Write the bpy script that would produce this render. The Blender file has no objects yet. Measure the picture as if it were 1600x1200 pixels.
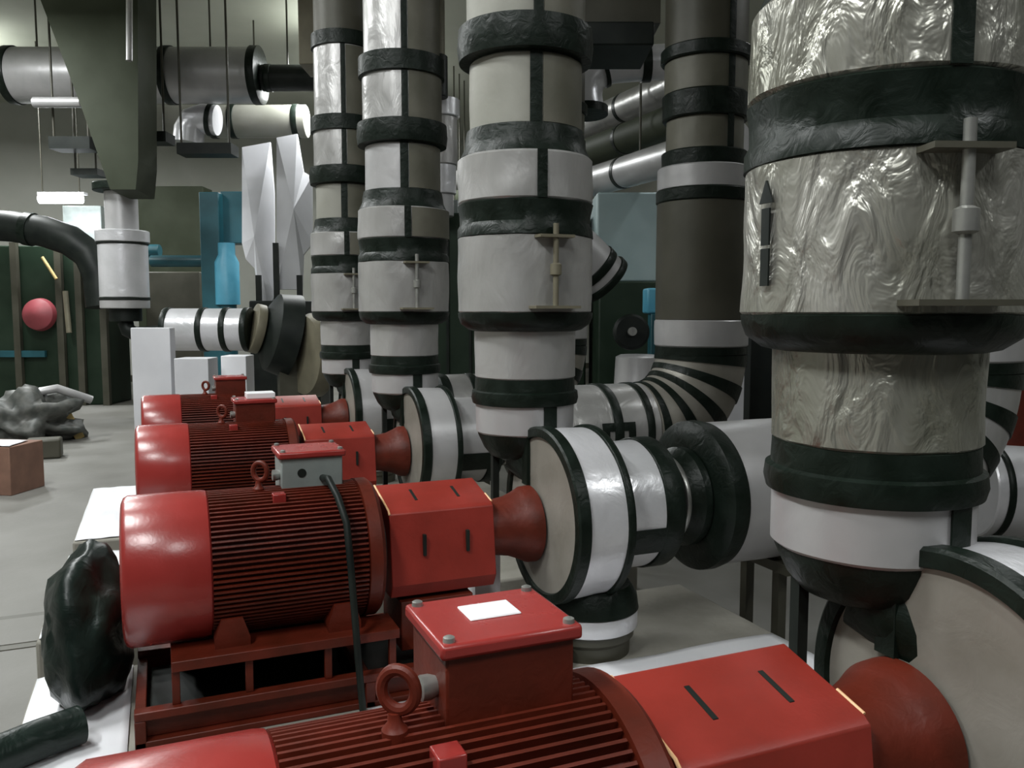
import bpy, math, random
from mathutils import Vector, Matrix, noise
random.seed(7)
col = bpy.context.scene.collection
sc = bpy.context.scene
# ------------------------------------------------------------------ camera
FPX, PITCH, YAW = 1310.0, .087, .398
cam_d = bpy.data.cameras.new('camera'); cam = bpy.data.objects.new('camera', cam_d); col.objects.link(cam)
cam_d.sensor_width = 36.0; cam_d.lens = 36.0 * FPX / 1600.0
cam.location = (0, 0, 1.5); cam.rotation_euler = (math.pi / 2 - PITCH, 0, -YAW)
cam_d.clip_end = 100
sc.camera = cam
FW = Vector((math.sin(YAW) * math.cos(PITCH), math.cos(YAW) * math.cos(PITCH), -math.sin(PITCH)))
RT = Vector((math.cos(YAW), -math.sin(YAW), 0)); UP = RT.cross(FW)
def at(x, y, D):
    """world point seen at pixel x, y of the 1600x1200 photo, D metres along the view"""
    return Vector((0, 0, 1.5)) + D * (FW + (x - 800) / FPX * RT + (600 - y) / FPX * UP)
def atz(x, y, Z):
    r = FW + (x - 800) / FPX * RT + (600 - y) / FPX * UP
    return Vector((0, 0, 1.5)) + r * ((Z - 1.5) / r.z)
# ------------------------------------------------------------------ world, light, exposure
w = bpy.data.worlds.new('world'); sc.world = w; w.use_nodes = True
w.node_tree.nodes['Background'].inputs[0].default_value = (.80, .85, .80, 1)
w.node_tree.nodes['Background'].inputs[1].default_value = .03
sc.view_settings.view_transform = 'Standard'; sc.view_settings.look = 'None'
sc.view_settings.gamma = 1; sc.view_settings.use_curve_mapping = False
sc.view_settings.exposure = 0.2
CEIL = 5.6; LAMPZ = 5.45
LAMPS = [(-1.9, .3, 1.15), (-1.9, 3.3, 1.15), (-1.9, 6.6, 1.1), (-2.4, 10.5, 1.3), (3.6, -1.7, .6), (-.5, -1.7, .5), (6.0, 3.4, .22), (6.0, 7.5, .25), (2.2, 12.0, 1.3), (-2.4, 15.0, 1.6), (3.4, 14.5, 1.5)]
for (lx, ly, le) in LAMPS:
    ld = bpy.data.lights.new('ceiling_light', 'AREA'); lo = bpy.data.objects.new('ceiling_light', ld); col.objects.link(lo)
    ld.shape = 'RECTANGLE'; ld.size = .28; ld.size_y = 1.4; ld.energy = 112 * le; ld.color = (.97, 1.0, .99)
    lo.location = (lx, ly, LAMPZ - .58)
    ld = bpy.data.lights.new('ceiling_fill', 'AREA'); lo = bpy.data.objects.new('ceiling_fill', ld); col.objects.link(lo)  # added upward fill that brightens the ceiling; no tube sits above the housing
    ld.shape = 'RECTANGLE'; ld.size = .2; ld.size_y = 1.4; ld.energy = 9 * le; ld.color = (.95, 1.0, .95)
    lo.location = (lx, ly, LAMPZ - .42); lo.rotation_euler = (math.pi, 0, 0)
# ------------------------------------------------------------------ materials
def nodes(m):
    m.use_nodes = True; nt = m.node_tree
    return nt, nt.nodes, nt.links, nt.nodes['Principled BSDF']
def mat(name, c, rough=.5, metal=0.0, var=.12, scale=6.0, bump=.0, bscale=12.0, stretch=(1, 1, 1), spec=.5, rvar=0.0, c2=None, dist=.01, vmap=None):
    m = bpy.data.materials.new(name); nt, N, L, B = nodes(m)
    B.inputs['Roughness'].default_value = rough; B.inputs['Metallic'].default_value = metal
    B.inputs['Specular IOR Level'].default_value = spec
    tc = N.new('ShaderNodeTexCoord'); mp = N.new('ShaderNodeMapping'); mp.inputs['Scale'].default_value = stretch
    L.new(tc.outputs['Object'], mp.inputs['Vector'])
    ns = N.new('ShaderNodeTexNoise'); ns.inputs['Scale'].default_value = scale; ns.inputs['Detail'].default_value = 5
    L.new(mp.outputs[0], ns.inputs['Vector'])
    mx = N.new('ShaderNodeMix'); mx.data_type = 'RGBA'
    lo_ = [max(0, v * (1 - var)) for v in c]; hi = [min(1, v * (1 + var)) for v in c]
    if c2: hi = c2; lo_ = c
    mx.inputs[6].default_value = (*lo_, 1); mx.inputs[7].default_value = (*hi, 1)
    rp = N.new('ShaderNodeMapRange'); rp.inputs[1].default_value = .35; rp.inputs[2].default_value = .65
    L.new(ns.outputs['Fac'], rp.inputs[0]); L.new(rp.outputs[0], mx.inputs[0]); L.new(mx.outputs[2], B.inputs['Base Color'])
    if rvar:
        mr = N.new('ShaderNodeMapRange'); mr.inputs[3].default_value = max(.05, rough - rvar); mr.inputs[4].default_value = rough + rvar
        L.new(ns.outputs['Fac'], mr.inputs[0]); L.new(mr.outputs[0], B.inputs['Roughness'])
    if bump:
        b = N.new('ShaderNodeBump'); b.inputs['Strength'].default_value = bump; b.inputs['Distance'].default_value = dist
        n2 = N.new('ShaderNodeTexNoise'); n2.inputs['Scale'].default_value = bscale; n2.inputs['Detail'].default_value = 4; n2.inputs['Distortion'].default_value = .7
        L.new(mp.outputs[0], n2.inputs['Vector']); L.new(n2.outputs['Fac'], b.inputs['Height']); L.new(b.outputs[0], B.inputs['Normal'])
    return m
def emis(name, c, s):
    m = bpy.data.materials.new(name); nt, N, L, B = nodes(m)
    B.inputs['Emission Color'].default_value = (*c, 1); B.inputs['Emission Strength'].default_value = s
    B.inputs['Base Color'].default_value = (*c, 1); return m
foil = mat('crumpled_foil', (.35, .345, .335), .34, .45, scale=3, bump=.55, bscale=7, stretch=(1, 1, .55), rvar=.08, c2=(.48, .47, .465), dist=.02)
foil_s = mat('smooth_foil', (.41, .405, .41), .38, .35, scale=3, bump=.25, bscale=6, c2=(.51, .50, .505), dist=.012)
foil_w = mat('wrinkled_foil', (.22, .22, .175), .30, .5, scale=4, bump=1.0, bscale=15, stretch=(1, 1, .5), rvar=.1, c2=(.42, .41, .375), dist=.03)
foil_b = mat('bright_foil', (.62, .62, .64), .30, .35, scale=3, bump=.35, bscale=9, c2=(.74, .73, .76), dist=.015)
grey_j = mat('grey_jacket', (.22, .22, .185), .55, .1, scale=2.5, c2=(.29, .285, .25), bump=.08, bscale=20)
dark_j = mat('dark_jacket', (.050, .048, .033), .5, .1, scale=3, c2=(.072, .068, .050), bump=.1, bscale=16)
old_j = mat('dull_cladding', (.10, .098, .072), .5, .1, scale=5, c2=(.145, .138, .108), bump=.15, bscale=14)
beige = mat('beige_cladding', (.25, .235, .20), .42, .25, scale=5, c2=(.33, .31, .275), bump=.2, bscale=14)
tape = mat('black_tape', (.004, .008, .005), .40, 0, scale=14, c2=(.009, .015, .011), bump=.4, bscale=24, rvar=.08, spec=.22)
blackm = mat('black_rubber', (.006, .009, .008), .5, spec=.25, c2=(.014, .018, .015))
bag_m = mat('black_plastic', (.004, .009, .007), .38, spec=.25, c2=(.009, .018, .014), bump=.5, bscale=9, dist=.02)
red = mat('red_paint', (.24, .024, .020), .26, 0, scale=5, c2=(.30, .032, .028), bump=.04, bscale=60, rvar=.05)
red_d = mat('red_cast_iron', (.075, .010, .003), .48, 0, scale=9, c2=(.12, .015, .006), bump=.15, bscale=40, spec=.35)
red_b = mat('red_cover_paint', (.21, .017, .009), .45, 0, scale=8, c2=(.27, .024, .015), bump=.06, bscale=60)
chip = mat('chipped_edge', (.72, .42, .20), .5, scale=20, c2=(.85, .55, .30))
white = mat('white_label', (.82, .82, .84), .35, scale=8, var=.04)
steel = mat('zinc_steel', (.38, .38, .36), .35, .7, scale=12, var=.2)
boxgrey = mat('grey_paint', (.23, .26, .25), .45, .1, scale=8)
plinth_m = mat('concrete_plinth', (.21, .20, .17), .75, scale=4, c2=(.29, .275, .24), bump=.2, bscale=30)
sheet_m = mat('white_plastic_sheet', (.76, .76, .79), .4, scale=3, c2=(.86, .86, .89), bump=.25, bscale=5, dist=.02)
floor_m = mat('dusty_concrete', (.13, .125, .11), .6, scale=1.3, c2=(.19, .185, .17), bump=.15, bscale=18, rvar=.1)
wall_m = mat('painted_wall', (.38, .385, .34), .8, scale=1.1, c2=(.44, .44, .40))
ceil_m = mat('painted_ceiling', (.42, .43, .365), .85, scale=1.0, c2=(.47, .48, .41))
darkgreen = mat('dark_green_enamel', (.010, .022, .012), .5, spec=.25, scale=2, c2=(.020, .036, .022))
teal = mat('teal_paint', (.012, .075, .095), .4, scale=3, c2=(.02, .11, .14))
cyan = mat('light_blue_paint', (.07, .31, .45), .4, scale=4, c2=(.11, .38, .53))
paleblue = mat('pale_blue_sheet_metal', (.27, .36, .37), .5, scale=2, c2=(.33, .42, .43))
brown = mat('brown_cardboard', (.22, .12, .085), .8, scale=8)
bronze = mat('bronze_casting', (.16, .145, .10), .55, .2, scale=6)
wood = mat('yellow_wood', (.45, .33, .13), .7, scale=8)
duct_m = mat('galvanised_duct', (.035, .042, .025), .6, .0, scale=2, c2=(.05, .058, .038), spec=.15)
pink = mat('pinkish_red', (.25, .045, .055), .5)
junk_m = mat('oily_scrap', (.05, .055, .05), .5, scale=10, c2=(.12, .12, .11))
wpanel = mat('white_board', (.55, .55, .58), .6, scale=1.5, c2=(.66, .66, .69))
tube_e = emis('lit_tube', (.93, .97, 1), 14)
# ------------------------------------------------------------------ mesh helpers
class MB:
    def __init__(s): s.v = []; s.f = []
    def add(s, vs, fs):
        o = len(s.v); s.v += [tuple(v) for v in vs]; s.f += [tuple(i + o for i in f) for f in fs]; return s
    def box(s, a, b, M=None):
        (x0, y0, z0), (x1, y1, z1) = a, b
        vs = [Vector(p) for p in ((x0, y0, z0), (x1, y0, z0), (x1, y1, z0), (x0, y1, z0), (x0, y0, z1), (x1, y0, z1), (x1, y1, z1), (x0, y1, z1))]
        if M: vs = [M @ v for v in vs]
        return s.add(vs, [(0, 3, 2, 1), (4, 5, 6, 7), (0, 1, 5, 4), (1, 2, 6, 5), (2, 3, 7, 6), (3, 0, 4, 7)])
    def lathe(s, prof, axis='z', org=(0, 0, 0), seg=64, M=None, wob=0.0, sd=0, caps=True):
        """prof: (h, r) pairs along the axis"""
        vs = []; org = Vector(org)
        for (h, r) in prof:
            for k in range(seg):
                a = 2 * math.pi * k / seg; rr = r
                if wob: rr += wob * noise.noise(Vector((math.cos(a) * 2.2 + sd, math.sin(a) * 2.2, h * 9)))
                c, q = rr * math.cos(a), rr * math.sin(a)
                p = Vector((c, q, h)) if axis == 'z' else (Vector((h, c, q)) if axis == 'x' else Vector((q, h, c)))
                vs.append((M @ p) if M else p + org)
        fs = []; n = len(prof)
        for i in range(n - 1):
            for k in range(seg):
                fs.append((i * seg + k, i * seg + (k + 1) % seg, (i + 1) * seg + (k + 1) % seg, (i + 1) * seg + k))
        if caps: fs.append(tuple(range(seg))[::-1]); fs.append(tuple((n - 1) * seg + k for k in range(seg)))
        return s.add(vs, fs)
    def tube(s, pts, rad, seg=16, closed=False):
        pts = [Vector(p) for p in pts]; n = len(pts)
        if not hasattr(rad, '__len__'): rad = [rad] * n
        vs = []; up = None
        for i, p in enumerate(pts):
            t = (pts[(i + 1) % n] - pts[i - 1]) if closed else (pts[min(i + 1, n - 1)] - pts[max(i - 1, 0)])
            t.normalize()
            if up is None: up = t.orthogonal().normalized()
            up = (up - t * up.dot(t)).normalized(); b = t.cross(up)
            for k in range(seg):
                a = 2 * math.pi * k / seg; vs.append(p + rad[i] * (math.cos(a) * up + math.sin(a) * b))
        fs = []
        for i in range(n if closed else n - 1):
            j = (i + 1) % n
            for k in range(seg): fs.append((i * seg + k, i * seg + (k + 1) % seg, j * seg + (k + 1) % seg, j * seg + k))
        if not closed: fs.append(tuple(range(seg))[::-1]); fs.append(tuple((n - 1) * seg + k for k in range(seg)))
        return s.add(vs, fs)
    def prism(s, poly, h0, h1, axis='x', org=(0, 0, 0), M=None):
        n = len(poly); vs = []; org = Vector(org)
        for h in (h0, h1):
            for (a, b) in poly:
                p = Vector((h, a, b)) if axis == 'x' else (Vector((a, h, b)) if axis == 'y' else Vector((a, b, h)))
                vs.append((M @ p) if M else p + org)
        fs = [tuple(range(n))[::-1], tuple(n + k for k in range(n))] + [(k, (k + 1) % n, n + (k + 1) % n, n + k) for k in range(n)]
        return s.add(vs, fs)
    def strip(s, org, r, h0, h1, a0, a1, t=.004, axis='z', nh=2, na=10):
        """curved patch on a cylinder, angles in degrees, with thickness"""
        vs = []; org = Vector(org); na = max(2, na)
        for rr in (r, r + t):
            for i in range(nh):
                h = h0 + (h1 - h0) * i / (nh - 1)
                for k in range(na):
                    a = math.radians(a0 + (a1 - a0) * k / (na - 1)); c, q = rr * math.cos(a), rr * math.sin(a)
                    vs.append(org + (Vector((c, q, h)) if axis == 'z' else Vector((h, c, q))))
        m = nh * na; fs = []
        for i in range(nh - 1):
            for k in range(na - 1):
                q = (i * na + k, i * na + k + 1, (i + 1) * na + k + 1, (i + 1) * na + k)
                fs.append(q[::-1]); fs.append(tuple(x + m for x in q))
        for k in range(na - 1):
            fs.append((k, k + 1, m + k + 1, m + k)); b = (nh - 1) * na; fs.append((b + k + 1, b + k, m + b + k, m + b + k + 1))
        for i in range(nh - 1):
            fs.append(((i + 1) * na, i * na, m + i * na, m + (i + 1) * na)); e = na - 1
            fs.append((i * na + e, (i + 1) * na + e, m + (i + 1) * na + e, m + i * na + e))
        return s.add(vs, fs)
    def build(s, name, m, parent=None, bevel=0.0, smooth=True, label=None, loc=None):
        me = bpy.data.meshes.new(name); me.from_pydata(s.v, [], s.f)
        if smooth:
            me.polygons.foreach_set('use_smooth', [True] * len(me.polygons)); me.update()
            me.set_sharp_from_angle(angle=math.radians(35))
        me.materials.append(m); o = bpy.data.objects.new(name, me); col.objects.link(o)
        if parent: o.parent = parent
        if loc: o.location = loc
        if bevel:
            b = o.modifiers.new('bevel', 'BEVEL'); b.width = bevel; b.segments = 2; b.limit_method = 'ANGLE'; b.angle_limit = math.radians(40)
        if label: o['label'] = label
        return o
def tag(o, label=None, cat=None, group=None, kind=None):
    if label: o['label'] = label
    if cat: o['category'] = cat
    if group: o['group'] = group
    if kind: o['kind'] = kind
    return o
def thing(name, loc, label, cat, group=None, rz=0):
    o = bpy.data.objects.new(name, None); col.objects.link(o); o.location = loc; o.rotation_euler.z = rz
    o.empty_display_size = .1
    return tag(o, label, cat, group)
def struct(mb, name, m, **k): return tag(mb.build(name, m, **k), kind='structure')
def copy_tree(o, parent=None):
    c = o.copy(); col.objects.link(c)
    if parent: c.parent = parent
    for ch in list(o.children): copy_tree(ch, c)
    return c
def axisM(p0, p1):
    """frame whose x axis runs from p0 to p1"""
    p0 = Vector(p0); d = (Vector(p1) - p0).normalized()
    upv = Vector((0, 0, 1)) if abs(d.z) < .95 else Vector((0, 1, 0))
    y = upv.cross(d).normalized(); z = d.cross(y)
    M = Matrix((d, y, z)).transposed().to_4x4(); M.translation = p0; return M
def rounded(h0, h1, r, e=.008):
    return [(h0, r - e), (h0 + e * .4, r - e * .3), (h0 + e, r), (h1 - e, r), (h1 - e * .4, r - e * .3), (h1, r - e)]
def fine(h0, h1, r, n, e=.008):
    p = [(h0, r - e), (h0 + e, r)]; p += [(h0 + e + (h1 - h0 - 2 * e) * i / n, r) for i in range(1, n)]
    return p + [(h1 - e, r), (h1, r - e)]
# ------------------------------------------------------------------ the room
XL, XR, YB, YF = -7.0, 10.5, 19.5, -2.5
struct(MB().box((XL, YF, -.1), (XR, YB, 0)), 'floor', floor_m)
struct(MB().box((XL, YF, CEIL), (XR, YB, CEIL + .1)), 'ceiling', ceil_m)
struct(MB().box((XL, YB, 0), (XR, YB + .15, CEIL)), 'wall_back', wall_m)
struct(MB().box((XL - .15, YF, 0), (XL, YB, CEIL)), 'wall_left', wall_m)
struct(MB().box((XR, YF, 0), (XR + .15, YB, CEIL)), 'wall_right', wall_m)
struct(MB().box((XL, YB - .04, 0), (XR, YB, .14)), 'baseboard_back', dark_j)
# ------------------------------------------------------------------ ceiling lamps
for i, (lx, ly, le) in enumerate(LAMPS):
    t = thing('ceiling_lamp', (lx, ly, LAMPZ), 'twin tube ceiling lamp hanging on two rods above the plant room', 'lamp', 'twin tube ceiling lamps')
    MB().box((-.12, -.72, -.5), (.12, .72, -.44)).build('lamp_housing', white, t)
    for sx in (-.06, .06): MB().tube([(sx, -.66, -.535), (sx, .66, -.535)], .016, 12).build('tube', tube_e, t)
    for sy in (-.5, .5): MB().tube([(0, sy, -.44), (0, sy, CEIL - LAMPZ)], .006, 8).build('rod', steel, t)
# ------------------------------------------------------------------ pumps
PY = {1: 1.07, 2: 2.72, 3: 4.42, 4: 6.0}
RY = {1: 1.22, 2: 2.91, 3: 4.60, 4: 6.16}
AZ = .72
PAD = .28
def make_pump(k):
    lab = {1: 'nearest red motor pump set, its terminal box lid carrying a white plate',
           2: 'red motor pump set second from the camera with bright silver-banded volute',
           3: 'red motor pump set third from the camera, behind the bright banded one',
           4: 'farthest red motor pump set at the back of the row'}[k]
    t = thing('pump_set', (0, PY[k], 0), lab, 'pump', 'red pump sets in a row')
    c = (0, 0, AZ)
    # fan cowl
    MB().lathe([(-.125, .17), (-.123, .205), (-.117, .219), (-.105, .226), (.10, .226), (.115, .224), (.12, .218)], 'x', c, 72).build('fan_cowl', red, t)
    # finned motor body
    n = 84; poly = []
    for i in range(n):
        a = 2 * math.pi * i / n; w_ = 2 * math.pi / n
        for da, r in ((-.30, .203), (-.16, .222), (.16, .222), (.30, .203)):
            poly.append((r * math.cos(a + da * w_), AZ + r * math.sin(a + da * w_)))
    MB().prism(poly, .12, .575, 'x').build('motor_body', red_d, t, smooth=False)
    MB().lathe([(.575, .20), (.58, .226), (.618, .226), (.63, .215), (.634, .12)], 'x', c, 64).build('end_shield', red_d, t)
    for x in (.17, .50):
        for sy in (-1, 1):
            y0, y1 = sorted((sy * .10, sy * .20))
            MB().prism([(x - .05, .515), (x + .05, .515), (x + .05, .54), (x + .03, .60), (x - .03, .60), (x - .05, .54)], y0, y1, 'y').build('motor_foot', red_d, t)
    MB().lathe([(.634, .06), (.636, .135), (.652, .135), (.654, .06)], 'x', c, 40).build('coupling_disc', blackm, t)
    # guard over the coupling
    g = [(.10, .898), (-.09, .852), (-.105, .84), (-.135, .61), (-.11, .565), (.13, .565), (.16, .61), (.12, .885)]
    gd = MB().prism(g, .668, 1.03, 'x').build('coupling_guard', red_b, t, bevel=.003)
    for (x, y0, z0, y1, z1) in ((.78, .045, .8847, -.035, .8653), (.93, .045, .8847, -.035, .8653)):
        MB().add([(x - .005, y0, z0 + .0015), (x + .005, y0, z0 + .0015), (x + .005, y1, z1 + .0015), (x - .005, y1, z1 + .0015),
                  (x - .005, y0, z0 - .004), (x + .005, y0, z0 - .004), (x + .005, y1, z1 - .004), (x - .005, y1, z1 - .004)],
                 [(0, 3, 2, 1), (4, 5, 6, 7), (0, 1, 5, 4), (1, 2, 6, 5), (2, 3, 7, 6), (3, 0, 4, 7)]).build('slot', blackm, gd)
    for x in (.78, .93):
        MB().box((x - .005, -.133, .70), (x + .005, -.118, .77)).build('slot', blackm, gd)
    e = MB(); e.tube([(.669, .10, .898), (.669, -.09, .852), (.669, -.105, .84)], .0035, 6)
    e.build('worn_edge', chip, gd, label='worn pale edge')
    e = MB(); e.tube([(1.029, -.03, .867), (1.029, -.09, .852)], .003, 6); e.build('worn_edge', chip, gd, label='worn pale edge')
    # bearing bracket
    MB().lathe([(1.02, .095), (1.07, .098), (1.12, .106), (1.16, .122), (1.185, .135), (1.215, .137), (1.222, .12)], 'x', (0, 0, AZ + .015), 56).build('bearing_bracket', red_d, t)
    # insulated volute
    vc = (0, -.085, .785)
    MB().lathe([(1.224, .24), (1.222, .285), (1.232, .297)], 'x', vc, 80).build('volute_face', beige, t)
    MB().lathe(fine(1.232, 1.42, .300, 8), 'x', vc, 96, wob=.004).build('volute_jacket', foil_b if k <= 2 else foil_s, t)
    MB().lathe([(1.222, .272), (1.212, .276), (1.212, .304), (1.218, .311), (1.255, .311), (1.260, .304)], 'x', vc, 96, caps=False).build('tape_band', tape, t)
    MB().lathe(rounded(1.395, 1.425, .309, .006), 'x', vc, 96).build('tape_band', tape, t)
    MB().box((1.210, .02, .87), (1.224, .065, 1.06)).build('tape_strip', tape, t)
    MB().lathe(fine(1.42, 1.70, .235, 6), 'x', (0, -.04, .785), 80, wob=.004).build('suction_jacket', foil_b if k <= 2 else foil_s, t)
    MB().lathe(rounded(1.615, 1.695, .243, .006), 'x', (0, -.04, .785), 72).build('tape_band', tape, t)
    MB().strip((0, -.04, .785), .237, 1.42, 1.63, 190, 215, axis='x').build('tape_strip', tape, t)
    # neck with rings up to the flange
    MB().lathe([(1.69, .17), (1.70, .19), (1.74, .185), (1.76, .15), (1.80, .165), (1.83, .19), (1.86, .19)], 'x', (0, -.02, .785), 56).build('suction_neck', tape, t)
    MB().lathe(rounded(1.765, 1.785, .165, .004), 'x', (0, -.02, .785), 56).build('clamp_ring', steel, t)
    # foot under the volute
    MB().lathe([(PAD, .15), (.33, .152), (.345, .165), (.38, .165)], 'z', (1.40, -.10, 0), 48).build('volute_foot', dark_j, t)
    MB().lathe(rounded(.375, .44, .178, .005), 'z', (1.40, -.10, 0), 56).build('foot_jacket', foil_b, t)
    MB().lathe([(.438, .17), (.442, .182), (.49, .175), (.53, .15)], 'z', (1.40, -.10, 0), 56).build('foot_band', tape, t)
    # thin support under the discharge
    MB().box((1.15, .20, PAD), (1.175, .225, 1.0)).build('support_leg', blackm, t)
    # skid
    fr = MB()
    for sy in (-1, 1):
        y0, y1 = sorted((sy * .255, sy * .215)); fr.box((-.10, y0, .36), (1.25, y1, .385)); fr.box((-.10, y0, PAD), (1.25, y1, .30))
        yi = sorted((sy * .225, sy * .215)); fr.box((-.10, yi[0], .30), (1.25, yi[1], .36))
    for x in (-.10, .55, 1.22): fr.box((x, -.255, PAD), (x + .03, .255, .36))
    fr.build('base_frame', red_d, t, bevel=.003)
    r = MB()
    for sy in (-1, 1):
        y0, y1 = sorted((sy * .25, sy * .10)); r.box((0.0, y0, .485), (.66, y1, .515))
        y0, y1 = sorted((sy * .235, sy * .215))
        for x in (0.0, .20, .43, .63): r.box((x, y0, .385), (x + .022, y1, .485))
    r.build('motor_rail', red_d, t, bevel=.002)
    MB().box((-.06, -.20, PAD + .004), (1.0, .20, PAD + .05)).build('shade_slab', blackm, t)  # added black slab standing in for the shade inside the frame
    MB().box((.01, .17, .34), (.65, .185, .484)).build('shade_sheet', blackm, t)  # added black sheet, puts the shade in behind the motor rails
    p = MB()
    p.box((.70, -.12, .385), (.95, .12, .55)); p.build('guard_pedestal', red_d, t, bevel=.003)
    # terminal box
    bx = MB().box((.342, -.028, .915), (.535, .135, 1.037)).build('terminal_box', {1: red_d, 2: boxgrey}.get(k, red_d), t, bevel=.004, label='grey terminal box with a dark cable hole' if k == 2 else None)
    MB().box((.332, -.038, 1.032), (.545, .145, 1.054)).build('lid', red, bx, bevel=.006)
    for (x, y) in ((.348, -.022), (.529, -.022), (.348, .129), (.529, .129)):
        MB().lathe([(1.052, .009), (1.060, .008), (1.062, .004)], 'z', (x, y, 0), 12).build('screw', steel, bx)
    if k == 1:
        MB().box((.400, .035, 1.0535), (.480, .095, 1.057)).build('name_plate', white, bx, bevel=.002, label='blank white plate on the lid')
    if k == 2:
        MB().lathe([(-.030, .014), (-.026, .014)], 'y', (.405, 0, .985), 20).build('cable_hole', blackm, bx)
    MB().lathe([(.318, .012), (.320, .018), (.332, .018), (.346, .013)], 'x', (0, .02, .975), 16).build('cable_gland', steel, bx)
    # lifting eye
    ey = MB(); cc = Vector((.278, -.02, .998))
    ey.tube([cc + .024 * Vector((math.cos(a) * .8, -math.cos(a) * .6, math.sin(a) * 1.15)) for a in [2 * math.pi * i / 28 for i in range(28)]], .0085, 10, closed=True)
    ey.lathe([(.928, .018), (.945, .018), (.955, .010), (.968, .009)], 'z', (.272, -.02, 0), 16)
    ey.build('lifting_eye', red_d, t)
    MB().box((.305, -.105, .90), (.345, -.065, .938)).build('fin_bracket', red, t, bevel=.003)
    return t
for k in (1, 2, 3, 4): make_pump(k)
# ------------------------------------------------------------------ discharge risers
def ubracket(mb, r, zb, zt, a):
    ca, sa = math.cos(math.radians(a)), math.sin(math.radians(a)); M = Matrix.Rotation(math.radians(a), 4, 'Z')
    return M
def make_riser(k):
    X = 1.276
    lab = {1: 'huge foil-wrapped vertical pipe nearest on the right, marked with a black arrow',
           2: 'foil-wrapped vertical pipe rising behind the bright banded volute',
           3: 'foil-wrapped vertical pipe left of the widest middle one, third from the camera',
           4: 'slim distant foil-wrapped vertical pipe, leftmost of the four risers'}[k]
    t = thing('discharge_riser', (X, RY[k], 0), lab, 'pipe', 'insulated discharge risers')
    o = (0, 0, 0)
    F1 = foil_w if k == 1 else foil; FS = foil if k == 1 else foil_s
    MB().lathe([(.93, .07), (.955, .13), (.985, .155), (1.035, .178), (1.05, .180)], 'z', o, 64).build('base_cap', tape, t)
    MB().tube([(0, -.02, .97), (.03, -.10, .93), (.05, -.16, .88)], .10, 24).build('discharge_neck', tape, t)
    MB().lathe([(1.035, .17), (1.05, .186), (1.165, .187), (1.17, .18)], 'z', o, 80, wob=.004, sd=k).build('lower_jacket', foil_s, t)
    MB().lathe([(1.150, .18), (1.155, .198), (1.175, .203), (1.200, .200), (1.205, .190), (1.25, .188), (1.255, .18)], 'z', o, 80).build('flange_ring', tape, t)
    MB().lathe(fine(1.248, 1.475, .190, 8), 'z', o, 96, wob=.004, sd=k * 3).build('neck_jacket', F1, t)
    MB().lathe([(1.425, .19), (1.43, .212), (1.452, .243), (1.475, .252), (1.492, .254), (1.496, .245)], 'z', o, 80, wob=.006).build('tape_band', tape, t)
    MB().lathe(fine(1.490, 1.772, .252, 10), 'z', o, 128, wob=.006, sd=k * 5).build('valve_jacket', F1, t)
    MB().lathe([(1.765, .24), (1.768, .254), (1.80, .252), (1.815, .243), (1.85, .245), (1.885, .252), (1.893, .24)], 'z', o, 96, wob=.006).build('tape_band', tape, t)
    MB().lathe(fine(1.888, 2.055, .250, 8), 'z', o, 112, wob=.006, sd=k * 7).build('upper_jacket', foil if k > 1 else foil_w, t)
    MB().lathe([(2.05, .23), (2.055, .242), (2.09, .225), (2.12, .222), (2.152, .216), (2.156, .20)], 'z', o, 80).build('tape_band', tape, t)
    MB().lathe(fine(2.147, 2.397, .205, 6), 'z', o, 96, wob=.003, sd=k).build('narrow_jacket', grey_j if k != 3 else foil_s, t)
    MB().lathe([(2.395, .20), (2.40, .243), (2.45, .25), (2.515, .245), (2.52, .20)], 'z', o, 80).build('top_flange', tape, t)
    MB().lathe(fine(2.515, 2.77, .215, 6), 'z', o, 80, wob=.003).build('top_jacket', foil if k >= 3 else grey_j, t)
    MB().lathe([(2.76, .21), (2.765, .235), (2.865, .235), (2.87, .20)], 'z', o, 64).build('top_flange', tape, t)
    MB().lathe(fine(2.865, 3.35, .205, 4), 'z', o, 64).build('top_jacket', foil, t)
    MB().lathe([(3.34, .20), (3.345, .22), (3.44, .22), (3.445, .20)], 'z', o, 64).build('tape_band', tape, t)
    MB().lathe([(3.44, .20), (CEIL, .20)], 'z', o, 64).build('ceiling_run', dark_j, t)
    for (r, z0, z1, a0, a1) in ((.205, 2.15, 2.395, -109, -97), (.252, 1.89, 2.053, -104, -96), (.215, 2.52, 2.765, -106, -97), (.206, 2.87, 3.34, -106, -97), (.187, 1.04, 1.155, -92, -76)):
        q = -11 if k == 1 and z0 > 1.1 else 0
        MB().strip(o, r + .001, z0, z1, a0 + q, a1 + q).build('tape_strip', tape, t)
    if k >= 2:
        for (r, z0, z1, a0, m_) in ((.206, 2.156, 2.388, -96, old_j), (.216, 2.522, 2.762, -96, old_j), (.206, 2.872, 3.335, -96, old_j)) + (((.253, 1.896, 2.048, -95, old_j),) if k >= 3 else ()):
            MB().strip(o, r, z0, z1, a0, 20, t=.003, na=24).build('dull_strip', m_, t, label='dull brownish strip')  # duller, browner strip over the right side of the jackets
    # valve stem between two brackets
    a = math.radians(-110 if k == 1 else -91); M = Matrix.Rotation(a, 4, 'Z')
    MB().box((.235, -.065, 1.752), (.295, .065, 1.762), M).build('stem_bracket', dark_j if k == 1 else bronze, t)
    MB().box((.235, -.085, 1.508), (.305, .085, 1.518), M).build('stem_bracket', dark_j if k == 1 else bronze, t)
    st = MB(); st.tube([M @ Vector((.278, 0, 1.51)), M @ Vector((.278, 0, 1.80))], .010, 14)
    st.lathe([(1.62, .010), (1.625, .020), (1.66, .020), (1.665, .010)], 'z', tuple(M @ Vector((.278, 0, 0))), 12)
    st.build('valve_stem', steel if k != 2 else bronze, t)
    return t
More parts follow.
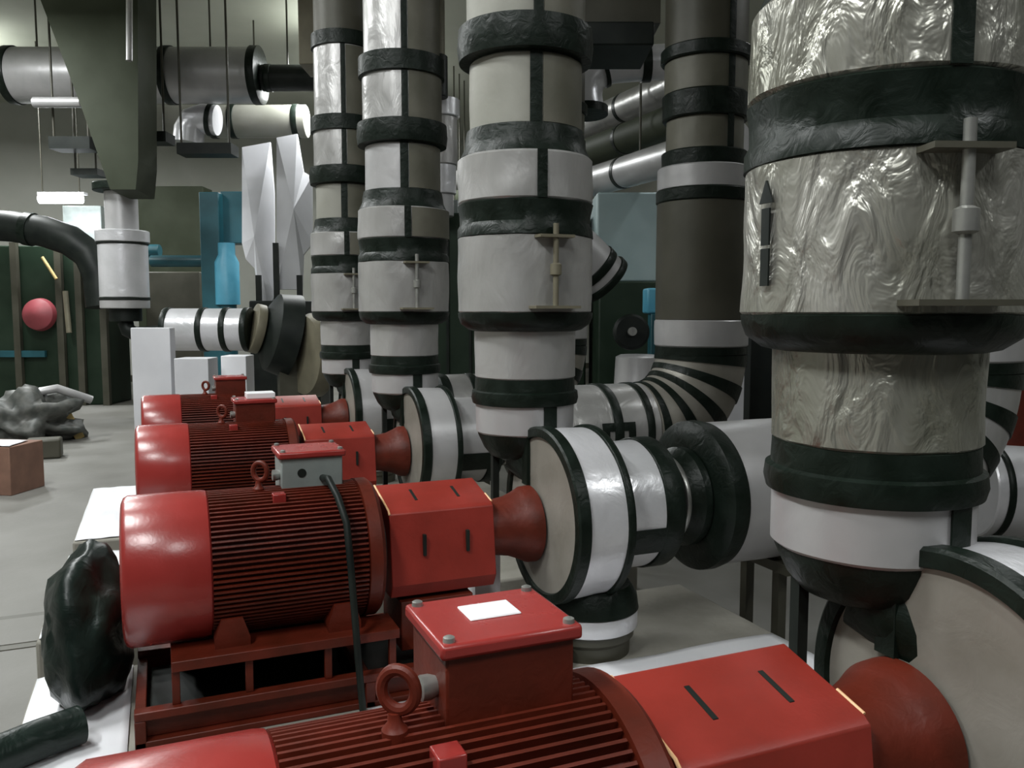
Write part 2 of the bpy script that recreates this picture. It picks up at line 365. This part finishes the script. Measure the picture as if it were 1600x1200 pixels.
risers = {k: make_riser(k) for k in (1, 2, 3, 4)}
# black flow arrow stuck on the nearest riser
def arrow(parent):
    camd = math.degrees(math.atan2(-RY[1], -1.276)); a = camd - 47
    def seg(z0, z1, w0, w1, name):
        vs = []; n = 5
        for rr in (.2585, .2625):
            for (z, w_) in ((z0, w0), (z1, w1)):
                for i in range(n):
                    an = math.radians(a + w_ * (i / (n - 1) - .5)); vs.append((rr * math.cos(an), rr * math.sin(an), z))
        fs = []
        for i in range(n - 1):
            fs += [(10 + i, 11 + i, 16 + i, 15 + i), (i + 1, i, 5 + i, 6 + i), (i, i + 1, 11 + i, 10 + i), (6 + i, 5 + i, 15 + i, 16 + i)]
        fs += [(0, 10, 15, 5), (4, 9, 19, 14)]
        MB().add(vs, fs).build(name, blackm, parent, smooth=False)
    seg(1.693, 1.733, 8.5, .5, 'arrow_head'); seg(1.618, 1.684, 5, 5, 'arrow_shaft'); seg(1.545, 1.612, 5, 5, 'arrow_shaft')
arrow(risers[1])
# ------------------------------------------------------------------ suction pipes with elbows and risers
def make_suction(k, X, R):
    lab = {2: 'wide insulated suction pipe running right behind the nearest riser and bending upward',
           3: 'insulated suction pipe with black-striped elbow and dark vertical riser',
           4: 'distant insulated suction pipe rising behind the middle riser with a slanted strainer'}[k]
    t = thing('suction_pipe', (0, PY[k], 0), lab, 'pipe', 'insulated suction pipes')
    z0 = .78; B = .45; xe = X - B
    MB().lathe([(1.865, .20), (1.875, R - .02), (1.90, R + .01), (1.935, R + .012), (1.97, R + .004)], 'x', (0, 0, z0), 72).build('flange_cover', tape, t)
    MB().lathe(fine(1.965, xe, R, 8), 'x', (0, 0, z0), 96, wob=.004, sd=k).build('pipe_jacket', foil_s if k == 2 else foil, t)
    # elbow as a swept torus piece
    ang = [math.pi / 2 * i / 24 for i in range(25)]
    pts = [(xe + B * math.sin(a), 0, z0 + B - B * math.cos(a)) for a in ang]
    MB().tube(pts, R, 64).build('elbow_jacket', beige if k != 2 else foil, t)
    for (f0, f1) in ((.02, .10), (.26, .35), (.48, .58), (.70, .80), (.92, 1.0)):
        aa = [math.pi / 2 * (f0 + (f1 - f0) * i / 5) for i in range(6)]
        MB().tube([(xe + B * math.sin(a), 0, z0 + B - B * math.cos(a)) for a in aa], R + .007, 64).build('tape_band', tape, t)
    nb = [(xe - .10, xe - .05), (xe - .32, xe - .26)] if k >= 3 else [(xe - .12, xe - .06)]
    for (a, b) in nb: MB().lathe(rounded(a, b, R + .007, .004), 'x', (0, 0, z0), 72).build('tape_band', tape, t)
    o = (X, 0, 0); s = R / .28
    for (h0, h1, r, m, nm) in ((1.225, 1.285, .285, tape, 'tape_band'), (1.28, 1.445, .290, foil_s, 'band_jacket'), (1.44, 2.165, .285, dark_j if k == 3 else foil, 'riser_jacket'),
                               (2.16, 2.24, .292, tape, 'tape_band'), (2.235, 2.375, .285, foil_s, 'band_jacket'), (2.37, 2.47, .262, tape, 'tape_band'),
                               (2.465, 2.665, .235, old_j, 'narrow_jacket'), (2.66, 2.815, .262, tape, 'tape_band'), (2.81, 3.01, .25, old_j, 'upper_jacket'),
                               (3.005, 3.085, .275, tape, 'tape_band'), (3.08, CEIL, .25, dark_j, 'ceiling_run')):
        MB().lathe(fine(h0, h1, r * s, 4), 'z', o, 72, wob=.003).build(nm, m, t)
    MB().strip(o, .252 * s, 2.47, CEIL - .01, -94, -84).build('tape_strip', tape, t)
    # slanted strainer branch
    M = axisM((X + .10, 0, 2.04), (X + .52, 0, 1.66))
    MB().lathe([(.0, .20), (.18, .21), (.40, .215), (.42, .20)], 'x', M=M, seg=48).build('strainer_jacket', foil_s, t)
    MB().lathe(rounded(.27, .34, .224, .004), 'x', M=M, seg=48).build('tape_band', tape, t)
    MB().lathe(rounded(.40, .46, .235, .006), 'x', M=M, seg=48).build('strainer_cap', tape, t)
    if k == 3:
        for (h0, h1, a0, a1) in ((2.30, 2.345, 172, 205), (2.47, 2.515, 172, 205), (2.30, 2.515, 163, 173)):
            MB().strip((0, 0, z0), R + .002, h0, h1, a0, a1, axis='x').build('tape_strip', tape, t)
    # saddle stand under the pipe
    sd = MB(); sd.box((2.25, -.12, 0), (2.29, -.08, z0 - R + .03)); sd.box((2.25, .08, 0), (2.29, .12, z0 - R + .03)); sd.box((2.22, -.2, z0 - R - .03), (2.32, .2, z0 - R + .01)); sd.box((2.20, -.2, 0), (2.34, .2, .012))
    sd.build('pipe_stand', dark_j, t)
    return t
make_suction(2, 3.30, .28); make_suction(3, 3.15, .28); make_suction(4, 2.90, .24)
# ------------------------------------------------------------------ plinths
PL = {1: (.25, 1.75), 2: (2.05, 3.10), 3: (3.45, 4.64), 4: (4.9, 6.35)}
PLX = {1: -.44, 2: -.42, 3: -.46, 4: -.46}
for k, (y0, y1) in PL.items():
    o = MB().box((PLX[k], y0, 0), (2.12, y1, PAD)).build('concrete_plinth', plinth_m, bevel=.012)
    tag(o, {1: 'pale concrete plinth under the nearest red pump set', 2: 'pale concrete plinth under the second red pump set, beside the black bag',
            3: 'pale concrete plinth under the third red pump set', 4: 'pale concrete plinth under the farthest red pump set'}[k], 'plinth', 'pump plinths')
def sheet(pts, nx, ny, amp, name, label, z=0, m=sheet_m, sd=0, cat='sheet'):
    """bilinear wavy sheet through four corners"""
    a, b, c, d = [Vector(p) for p in pts]; vs = []
    for j in range(ny):
        for i in range(nx):
            u, v = i / (nx - 1), j / (ny - 1)
            p = (a * (1 - u) + b * u) * (1 - v) + (d * (1 - u) + c * u) * v
            n_ = noise.noise(Vector((u * 3 + sd, v * 3, sd))) * amp
            vs.append(p + Vector((0, 0, abs(n_) + .003)))
    fs = [(j * nx + i, j * nx + i + 1, (j + 1) * nx + i + 1, (j + 1) * nx + i) for j in range(ny - 1) for i in range(nx - 1)]
    o = MB().add(vs, fs).build(name, m); s = o.modifiers.new('solid', 'SOLIDIFY'); s.thickness = .003; s.offset = 1
    return tag(o, label, cat)
sheet([(-.45, 4.92, PAD), (-.12, 4.92, PAD), (-.12, 6.33, PAD), (-.45, 6.33, PAD)], 14, 30, .012, 'plastic_sheet', 'white plastic sheet on the farthest plinth, left of the red motors', sd=1)
sheet([(-.45, 3.47, PAD), (-.10, 3.47, PAD), (-.10, 4.62, PAD), (-.45, 4.62, PAD)], 14, 30, .012, 'plastic_sheet', 'white plastic sheet on the third plinth above the black bag', sd=2)
sheet([(-.41, 2.07, PAD), (-.12, 2.07, PAD), (-.12, 3.08, PAD), (-.41, 3.08, PAD)], 14, 30, .012, 'plastic_sheet', 'white plastic sheet at the left end of the second plinth', sd=3)
sheet([(.55, 2.07, PAD), (2.10, 2.07, PAD), (2.10, 2.455, PAD), (.55, 2.455, PAD)], 40, 14, .012, 'plastic_sheet', 'bright white sheet on the plinth in front of the banded volute', sd=4)
# ------------------------------------------------------------------ black bag between motor and plinth edge
def blob(name, c, r, m, label, cat, sub=4, amp=.25, flat=None, sd=0, fr=1.7):
    import bmesh
    bm = bmesh.new(); bmesh.ops.create_icosphere(bm, subdivisions=sub, radius=1)
    for v in bm.verts:
        n_ = v.co.normalized(); d = 1 + amp * noise.noise(n_ * fr + Vector((sd, 0, 0))) + amp * .35 * noise.noise(n_ * fr * 3.1 + Vector((0, sd, 0)))
        v.co = Vector((n_.x * r[0] * d, n_.y * r[1] * d, n_.z * r[2] * d))
        if flat is not None and v.co.z + c[2] < flat: v.co.z = flat - c[2]
    me = bpy.data.meshes.new(name); bm.to_mesh(me); bm.free()
    me.polygons.foreach_set('use_smooth', [True] * len(me.polygons)); me.materials.append(m)
    o = bpy.data.objects.new(name, me); col.objects.link(o); o.location = c
    return tag(o, label, cat)
blob('plastic_bag', (-.245, 2.92, .50), (.135, .27, .25), bag_m, 'black plastic bag slumped on the plinth at the end of the second red motor', 'bag', flat=PAD + .006, sd=3, amp=.22)

# ------------------------------------------------------------------ hose and conduit
o = MB().tube([(-.75, 2.20, PAD + .066), (-.58, 2.33, PAD + .066), (-.45, 2.43, PAD + .066), (-.34, 2.50, PAD + .066), (-.24, 2.55, PAD + .066)], [.048, .05, .052, .053, .053], 28).build('rubber_hose', bag_m)
tag(o, 'thick black hose lying over the left edge of the second plinth', 'hose')
P = PY[2]
o = MB().tube([(.47, P - .03, .965), (.475, P - .10, .975), (.49, P - .17, .93), (.505, P - .225, .86), (.51, P - .25, .74), (.515, P - .27, .60), (.52, P - .29, .45), (.53, P - .30, .292)], .011, 14).build('flexible_conduit', blackm)
tag(o, 'black flexible conduit hanging down the front of the second red motor', 'conduit')
o = MB().box((.40, PY[3] + .0, 1.0545), (.54, PY[3] + .12, 1.082)).build('white_carton', white, bevel=.002)
tag(o, 'flat white carton lying on the terminal box of the third red motor', 'box')
# ------------------------------------------------------------------ background helpers
def rect(x0, x1, y0, y1, D, depth, floor_=False):
    """box facing the view: its four front corners from the photo at distance D, real depth behind; returns MB"""
    a, b = at(x0, y1, D), at(x1, y1, D); z0 = 0.0 if floor_ else a.z; z1 = at(x0, y0, D).z
    u = (b - a); u.z = 0; back = Vector((-u.y, u.x, 0)).normalized() * depth
    p, q = Vector((a.x, a.y, 0)), Vector((a.x + u.x, a.y + u.y, 0)); vs = []
    for z in (z0, z1):
        for v in (p, q, q + back, p + back): vs.append((v.x, v.y, z))
    return MB().add(vs, [(0, 3, 2, 1), (4, 5, 6, 7), (0, 1, 5, 4), (1, 2, 6, 5), (2, 3, 7, 6), (3, 0, 4, 7)])
def panel(pts, D, depth):
    vs = [at(x, y, D) for x, y in pts]; n = len(vs); vs += [v + FW * depth for v in vs]
    return MB().add(vs, [tuple(range(n)), tuple(range(n, 2 * n))[::-1]] + [(k, (k + 1) % n, n + (k + 1) % n, n + k)[::-1] for k in range(n)])
def hpipe(name, x0, x1, y, D, rpx, m, bands, label, cat='pipe', grp=None, bandw=8, y1=None, brackets=()):
    p0, p1 = at(x0, y, D), at(x1, y if y1 is None else y1, D); M = axisM(p0, p1); L = (p1 - p0).length; R_ = rpx / FPX * D
    t = thing(name, (0, 0, 0), label, cat, grp)
    MB().lathe(fine(0, L, R_, 6), 'x', M=M, seg=56).build('pipe_jacket', m, t)
    for b in bands:
        h = (b - x0) / (x1 - x0) * L; w_ = bandw / FPX * D / 2
        MB().lathe(rounded(h - w_, h + w_, R_ * 1.05, .005), 'x', M=M, seg=56).build('tape_band', tape, t)
    for b in brackets:
        c = at(b, y, D); MB().tube([c + Vector((0, 0, R_)), Vector((c.x, c.y, CEIL))], .012, 8).build('hanger_rod', dark_j, t)
    return t
def vpipe(name, x, D, segs, label, cat='pipe', grp=None):
    """segs: (y0, y1, half width px, material, part name)"""
    b = at(x, 486, D); t = thing(name, (b.x, b.y, 0), label, cat, grp)
    for (y0, y1, w_, m, nm) in segs:
        z1, z0 = at(x, y0, D).z, (0 if y1 is None else at(x, y1, D).z)
        if y0 is None: z1 = CEIL
        MB().lathe(fine(z0, z1, w_ / FPX * D, 3), 'z', seg=48).build(nm, m, t)
    return t
def vp(name, x, D, segs, label, **k):
    segs = [(0 if a is None else a, b, w_, m, nm) for a, b, w_, m, nm in segs]; return vpipe(name, x, D, segs, label, **k)
# overhead pipes upper left
hpipe('overhead_pipe', 18, 405, 118, 11, 42, foil_s, [22, 266, 402], 'big silver overhead pipe crossing the upper left, highest of all', grp=None, bandw=13, brackets=(60, 330))
hpipe('overhead_pipe', 410, 545, 122, 11, 20, blackm, [420, 535], 'black overhead pipe joining the end of the big silver overhead pipe', bandw=10, brackets=(450,))
hpipe('overhead_pipe', 222, 480, 190, 12, 25, grey_j, [335, 366, 464], 'thinner grey overhead pipe just under the big silver one', bandw=9, brackets=(400,))
t = thing('pipe_elbow', (0, 0, 0), 'shiny silver elbow at the left end of the thinner overhead pipe', 'pipe')
MB().tube([at(340, 188, 11.4), at(318, 186, 11.4), at(303, 190, 11.4), at(296, 203, 11.4), at(294, 225, 11.4)], 23 / FPX * 11.4, 32).build('elbow_jacket', foil_b, t)
MB().tube([at(334, 188, 11.4), at(327, 187, 11.4)], 25 / FPX * 11.4, 32).build('tape_band', tape, t)
# tapering duct
o = panel([(40, -60), (215, -60), (216, 250), (212, 296), (172, 296), (128, 170), (100, 95)], 9.5, .5).build('tapered_duct', duct_m, smooth=False)
tag(o, 'dark grey tapering duct coming down from the ceiling at the upper left', 'duct')
o = MB().tube([at(202, -40, 9.3), at(202, 95, 9.3)], 5 / FPX * 9.3, 12).build('drop_conduit', foil_s); tag(o, 'thin pale conduit running down the right edge of the tapering duct', 'conduit')
for i, (x0, x1, y0, y1, l) in enumerate(((76, 140, 213, 232, 'widest black support bracket left of the tapering duct'), (110, 152, 263, 273, 'small black support bracket low on the left of the tapering duct'),
                         (219, 259, 205, 221, 'short black support bracket right of the tapering duct'), (276, 361, 223, 240, 'long black support bracket under the shiny silver elbow'))):
    dd = 10.62 if i == 1 else 10.3
    t = thing('support_bracket', (0, 0, 0), l, 'bracket', 'black pipe support brackets')
    rect(x0, x1, y0, y1, dd, .3).build('channel', blackm, t)
    for x in (x0 + 5, x1 - 5): c = at(x, y0, dd + .05) + RT.cross(Vector((0, 0, 1))) * -.05; MB().tube([c, Vector((c.x, c.y, CEIL))], .014, 8).build('rod', dark_j, t)
hpipe('small_pipe', 52, 128, 160, 10.2, 8, foil_s, [], 'short thin silver pipe above the black bracket, left of the duct')
vp('distant_riser', 196, 10.2, [(302, 362, 24, foil_s, 'pipe_jacket'), (290, 302, 40, tape, 'flange'), (362, 380, 39, foil_b, 'upper_ring'), (378, 383, 38, blackm, 'tape_band'), (383, 466, 36, foil_b, 'valve_jacket'),
     (464, 469, 37, blackm, 'tape_band'), (469, 482, 36, foil_s, 'lower_ring'), (481, 502, 24, blackm, 'flange')],
   'slim silver valve drum on a vertical pipe below the tapering duct')
o = MB().tube([at(x, y, 10.2) for x, y in ((196, 503), (200, 516), (212, 522), (235, 521), (262, 519))], .09, 20).build('dark_elbow', blackm); tag(o, 'dark pipe elbow leaving the bottom of the silver valve drum', 'pipe')
# lit lamp far left
t = thing('wall_lamp', (0, 0, 0), 'brightly lit tube lamp far away at the left', 'lamp')
hb = rect(58, 131, 300, 304, 12.9, .12).build('lamp_housing', white, t)
MB().tube([at(62, 311, 12.9), at(128, 311, 12.9)], 7 / FPX * 12.9, 16).build('tube', tube_e, t)
ld = bpy.data.lights.new('tube_light', 'AREA'); lo = bpy.data.objects.new('tube_light', ld); col.objects.link(lo); ld.shape = 'RECTANGLE'; ld.size = .6; ld.size_y = .1; ld.energy = 22; ld.color = (.93, .96, 1); lo.location = at(95, 322, 12.9)
for x in (66, 124): c = at(x, 300, 12.95); MB().tube([c + Vector((0, .05, 0)), Vector((c.x, c.y + .05, CEIL))], .01, 8).build('rod', dark_j, t)
# grey cabinet wall strip behind lamp
o = rect(100, 160, 322, 384, 13.5, .5).build('switch_cabinet', boxgrey, bevel=.01); tag(o, 'grey cabinet below the distant lit lamp', 'cabinet')
# teal pump
t = thing('vertical_pump', (0, 0, 0), 'teal vertical pump with light blue motor in the left background', 'pump')
rect(316, 346, 302, 480, 12, .5, True).build('pump_frame', teal, t, bevel=.01)
rect(346, 384, 300, 380, 12.1, .4).build('pump_head', teal, t, bevel=.01)
c = at(354, 396, 12); MB().lathe([(at(354, 476, 12).z, .17), (at(354, 410, 12).z, .17), (at(354, 398, 12).z, .12), (at(354, 380, 12).z, .12)], 'z', (c.x, c.y, 0), 32).build('motor', cyan, t)
MB().lathe([(0, .12), (at(354, 470, 12).z, .12)], 'z', (c.x, c.y, 0), 32).build('column', teal, t)
hpipe('blue_pipe', 236, 318, 408, 12.2, 9, teal, [], 'horizontal teal pipe running into the teal vertical pump')
o = rect(232, 318, 425, 600, 13.5, .8, True).build('distant_cabinet', dark_j, bevel=.02); tag(o, 'low dark cabinet behind the silver valve drum', 'cabinet')
o = rect(212, 320, 292, 392, 15.5, .5, True).build('distant_cabinet', duct_m, bevel=.02); tag(o, 'tall dark grey cabinet left of the teal vertical pump', 'cabinet')
# white boards
for pts, l, D in (([(378, 230), (422, 222), (428, 300), (429, 462), (420, 480), (405, 474), (398, 420), (384, 405), (378, 380)], 'folded white board standing right of the teal pump, left one of two', 11.6),
               ([(432, 215), (464, 209), (474, 268), (487, 276), (488, 380), (474, 398), (472, 452), (432, 452)], 'folded white board standing beside the slimmest riser, right one of two', 11.4)):
    vs = [at(x, y, D) for x, y in pts]; c = sum(vs, Vector()) / len(vs) - FW * .22; n = len(vs)
    vs2 = [v + FW * .05 for v in vs]
    o = MB().add(vs + vs2 + [c], [(k, (k + 1) % n, 2 * n) for k in range(n)] + [tuple(range(n, 2 * n))[::-1]] + [(k, n + k, n + (k + 1) % n, (k + 1) % n) for k in range(n)]).build('white_board', wpanel, smooth=False)
    tag(o, l, 'board', 'white folded boards')
t = thing('machine_stand', (0, 0, 0), 'low black machine carrying the two folded white boards', 'machine')
rect(392, 500, 470, 600, 11.3, .6, True).build('housing', blackm, t, bevel=.02)
for x in (404, 432, 468): rect(x - 4, x + 4, 430 if x != 432 else 380, 472, 11.28, .05).build('post', blackm, t)
# horizontal pipe run with end disc
hpipe('distant_pipe', 262, 392, 515, 8.6, 33, foil_b, [265, 320, 356, 388], 'short white insulated pipe with black bands left of the round disc', bandw=9)
t = thing('distant_valve', (0, 0, 0), 'round bronze disc on a dark valve behind the farthest red pump', 'valve')
M = axisM(at(394, 512, 8.6), at(520, 540, 9.0)); px = 8.8 / FPX
MB().lathe(rounded(0, 14 * px, 38 * px), 'x', M=M, seg=48).build('flange', bronze, t)
MB().lathe([(14 * px, 30 * px), (30 * px, 60 * px), (62 * px, 66 * px), (66 * px, 40 * px)], 'x', M=M, seg=48).build('valve_body', blackm, t)
M2 = axisM(at(485, 555, 8.6), at(485, 555, 8.6) + Vector((.9, .25, -.03)))
MB().lathe([(-.10, .10), (-.08, .40), (.0, .43), (.08, .43)], 'x', M=M2, seg=56).build('disc', bronze, t)
c = at(450, 560, 8.7); MB().box((c.x - .1, c.y - .1, 0), (c.x + .1, c.y + .1, c.z)).build('leg', dark_j, t)
o = rect(207, 268, 512, 600, 7.6, .12, True).build('white_cabinet', wpanel, bevel=.006); tag(o, 'tall narrow white cabinet behind the farthest red motor', 'cabinet')
o = rect(273, 326, 560, 600, 7.4, .25, True).build('white_crate', wpanel, bevel=.006); tag(o, 'pale crate between the tall white cabinet and the small white one', 'crate')
o = rect(346, 385, 556, 600, 7.8, .25, True).build('white_crate', sheet_m, bevel=.006); tag(o, 'small white crate under the short white insulated pipe', 'crate')
# left dark plant
t = thing('dark_chiller', (0, 0, 0), 'dark machine frame with pipes filling the far left', 'machine')
rect(-120, 170, 385, 600, 13.4, .8, True).build('housing', darkgreen, t, bevel=.02)
for x in (30, 98, 128, 165): rect(x - 5, x + 5, 380, 600, 13.3, .08, True).build('frame_post', dark_j, t)
rect(-120, 175, 432, 444, 13.28, .06).build('cross_rail', dark_j, t); rect(-120, 70, 548, 558, 13.28, .06).build('cross_rail', teal, t)
MB().tube([at(66, 402, 13.1), at(88, 436, 13.1)], .025, 10).build('brace', wood, t)
MB().tube([at(102, 455, 13.1), at(108, 520, 13.1)], .04, 10).build('brace', bronze, t)
c = at(52, 490, 13.0); MB().lathe([(0, .16), (.05, .26), (.14, .24), (.22, .12), (.24, .02)], 'x', M=axisM(c + FW * .25, c - FW), seg=32).build('pressure_cap', pink, t, label='pinkish red round cap')
t = thing('black_elbow', (0, 0, 0), 'thick black insulated pipe arching over the dark machine at far left', 'pipe')
MB().tube([at(x, y, 12) for x, y in ((-120, 352), (-40, 350), (20, 354), (70, 362), (110, 376), (140, 398), (155, 430), (160, 480))], 24 / FPX * 12, 32).build('pipe_jacket', blackm, t)
MB().tube([at(40, 357, 12), at(52, 359, 12)], 26 / FPX * 12, 32).build('tape_band', tape, t)
hpipe('distant_pipe', 128, 250, 392, 13, 10, teal, [150], 'dim teal pipe crossing behind the silver valve drum')
# junk on the floor
def fl(x, y): p = atz(x, y, 0); return Vector((p.x, p.y, 0))
c = fl(40, 690); blob('scrap_heap', (c.x, c.y, .22), (.55, .4, .32), junk_m, 'oily dark scrap heap on the floor at the left edge', 'scrap', flat=.005, sd=5, amp=.6, fr=2.6)
c = fl(70, 715); o = MB().box((-.16, -.12, 0), (.16, .12, .2)).build('motor_block', dark_j, loc=c, bevel=.02); tag(o, 'small dark block on the floor in front of the scrap heap', 'block')
a = fl(75, 690); o = MB().tube([a + Vector((-.12, .12, .56)), a + Vector((.10, .14, .60)), a + Vector((.45, .25, .44))], .05, 14).build('scrap_pipe', foil_s); tag(o, 'pale bent pipe offcut on top of the scrap heap', 'pipe')
a = fl(125, 685); o = MB().box((-.05, -.03, 0), (.05, .03, .38)).build('wood_offcut', wood, loc=a, bevel=.004); o.rotation_euler = (0, -.42, .3); tag(o, 'yellowish wooden stick leaning against the scrap heap', 'stick')
a, b = fl(-140, 770), fl(18, 775)
o = MB().box((0, 0, 0), ((b - a).length, .4, .40)).build('brown_carton', brown, loc=a, bevel=.006); o.rotation_euler.z = math.atan2((b - a).y, (b - a).x); tag(o, 'brown cardboard carton on the floor at the left edge', 'carton')
o = sheet([(a.x, a.y, .405), (b.x, b.y, .405), (b.x + .1, b.y + .3, .405), (a.x + .1, a.y + .3, .405)], 10, 6, .01, 'paper_sheet', 'pale paper lying on the brown cardboard carton', sd=8)
a = fl(0, 965); b = fl(0, 1018)
struct(MB().box((XL, b.y, .0), (-.55, a.y, .004)), 'trim_1', dark_j)
struct(MB().box((XL, b.y + .06, .003), (-.55, a.y - .06, .007)), 'trim_2', floor_m)
# ------------------------------------------------------------------ behind the risers
t = thing('green_chiller', (0, 0, 0), 'dark green chiller cabinet standing behind the insulated risers', 'chiller')
rect(545, 915, 335, 600, 9.6, 1.2, True).build('cabinet_body', darkgreen, t, bevel=.02)
for x in (700, 735): rect(x - 2, x + 2, 345, 600, 9.58, .04, True).build('panel_seam', blackm, t)
rect(690, 715, 312, 338, 9.55, .3).build('gauge_box', boxgrey, t, bevel=.01)
vp('thin_riser', 690, 9.3, [(163, 190, 30, foil_b, 'band_jacket'), (190, 262, 26, foil, 'pipe_jacket'), (262, 306, 24, foil_b, 'band_jacket'), (306, 340, 20, foil_s, 'pipe_jacket')], 'short pale vertical pipe seen between the second and third risers')
vp('thin_riser', 684, 9.0, [(-60, 100, 14, bronze, 'pipe_jacket'), (98, 160, 18, blackm, 'valve_body')], 'bronze coloured vertical pipe with black valve above the short pale pipe')
o = rect(600, 665, -90, 78, 8.0, .6).build('overhead_box', dark_j, bevel=.01); tag(o, 'dark overhead box between the two middle risers', 'duct')
o = rect(467, 520, -90, 100, 8.6, .5).build('overhead_box', bronze, bevel=.01); tag(o, 'brownish overhead box left of the slimmest riser', 'duct')
t = thing('overhead_valve', (0, 0, 0), 'dark overhead duct with thick black flange right of the middle riser', 'duct')
rect(850, 1032, -90, 36, 5.4, .5).build('duct_body', dark_j, t); rect(860, 1022, 34, 70, 5.3, .55).build('flange', blackm, t, bevel=.01)
# silver overhead elbow
t = thing('pipe_elbow', (0, 0, 0), 'silver overhead elbow with black bands under the dark overhead duct', 'pipe')
D = 7.2; ep = [at(x, y, D) for x, y in ((916, 168), (914, 148), (918, 128), (932, 112), (955, 103), (985, 100), (1040, 97))]
MB().tube(ep, 27 / FPX * D, 32).build('elbow_jacket', foil_b, t)
for a, b in ((3, 4), (5, 6)):
    p, q = ep[a], ep[b]; MB().tube([p + (q - p) * .3, p + (q - p) * .55], 29 / FPX * D, 32).build('tape_band', tape, t)
MB().tube([at(916, 168, D), at(916, 180, D)], 34 / FPX * D, 32).build('flange', tape, t)
# long header pipes running away from the camera
for (x, y, Z, r, m, l, grp) in ((1000, 262, 3.0, .17, foil_s, 'pale header pipe running away under the silver overhead elbow, lowest of three', 1),
                                (1000, 208, 3.45, .17, duct_m, 'dull grey header pipe running away, middle one of three', 1),
                                (1000, 158, 3.9, .17, foil, 'silver header pipe running away, topmost of three', 1)):
    p = atz(x, y, Z); t = thing('header_pipe', (p.x, 0, Z), l, 'pipe', 'header pipes running away from the camera')
    MB().lathe([(p.y - 1.6, r * .95), (p.y - 1.59, r), (YB - .3, r), (YB - .29, r * .9)], 'y', seg=40).build('pipe_jacket', m, t)
    for q in (-.9, .3, 1.6, 3.2): MB().lathe([(p.y + q, r * 1.03), (p.y + q + .06, r * 1.03)], 'y', seg=40).build('tape_band', tape, t)
    for q in (0, 3.0, 6.0): MB().tube([(0, p.y + q, r), (0, p.y + q, CEIL - Z)], .012, 8).build('hanger_rod', dark_j, t)
t = thing('air_handler', (0, 0, 0), 'pale blue sheet metal unit behind the slanted strainer', 'unit')
rect(932, 1056, 302, 440, 9.0, 1.2).build('casing', paleblue, t, bevel=.02)
rect(936, 1052, 345, 349, 8.98, .03).build('seam', boxgrey, t)
rect(934, 1054, 440, 600, 9.02, 1.1, True).build('base', darkgreen, t, bevel=.02)
t = thing('blue_motor', (0, 0, 0), 'light blue motor peeking out left of the dark suction riser', 'motor')
rect(1011, 1040, 450, 490, 8.0, .3).build('motor_body', cyan, t, bevel=.02); rect(1016, 1036, 490, 600, 8.05, .2, True).build('motor_base', teal, t, bevel=.01)
t = thing('hand_valve', (0, 0, 0), 'dark round handwheel valve on a silver stub below the slanted strainer', 'valve')
c = at(988, 518, 7.6); M = axisM(c + FW * .12, c - FW)
MB().lathe([(0, .14), (.02, .165), (.07, .165), (.09, .14), (.092, .05)], 'x', M=M, seg=40).build('handwheel', blackm, t)
MB().lathe([(.09, .04), (.14, .04)], 'x', M=M, seg=24).build('hub', steel, t, label='shiny square-ended hub')
c = at(996, 570, 7.7); MB().lathe([(0, .18), (.70, .18), (.71, .215), (.75, .225), (.78, .215), (1.08, .20), (1.10, .16)], 'z', (c.x, c.y, 0), 48).build('stub_jacket', foil_s, t)
o = rect(1108, 1192, 545, 600, 8.0, .2, True).build('white_partition', wpanel); tag(o, 'pale partition seen between the striped elbow and the nearest riser', 'partition')
t = thing('dark_upright', (0, 0, 0), 'dark upright block beside the nearest riser, above the silver suction pipe', 'post')
rect(1172, 1214, 505, 600, 5.6, .15, True).build('post', blackm, t, bevel=.006)  # plain dark upright block down to the floor
vp('red_pipe', 1590, 5.6, [(560, None, 34, red_d, 'pipe'), (540, 562, 42, dark_j, 'flange')], 'dark red vertical pipe at the right edge of the picture')
hpipe('white_pipe', 1520, 1700, 765, 4.6, 72, foil_b, [1540], 'white insulated pipe end at the right edge behind the nearest riser', bandw=10, y1=775)
t = thing('wall_lamp', (0, 0, 0), 'bright lamp high at the right edge beside the nearest riser', 'lamp')
rect(1572, 1640, 96, 104, 7.4, .1).build('lamp_housing', white, t); MB().tube([at(1572, 135, 7.4), at(1640, 135, 7.4)], .10, 16).build('tube', emis('lit_globe', (.9, .95, 1), 1.3), t)
MB().tube([at(1600, 96, 7.45), at(1600, -200, 7.45)], .012, 8).build('rod', dark_j, t)

o = MB().box((1.04, P + .10, PAD), (1.14, P + .185, .60)).build('white_crate', sheet_m, bevel=.004); tag(o, 'upright white block on the second plinth behind the red coupling cover', 'block')
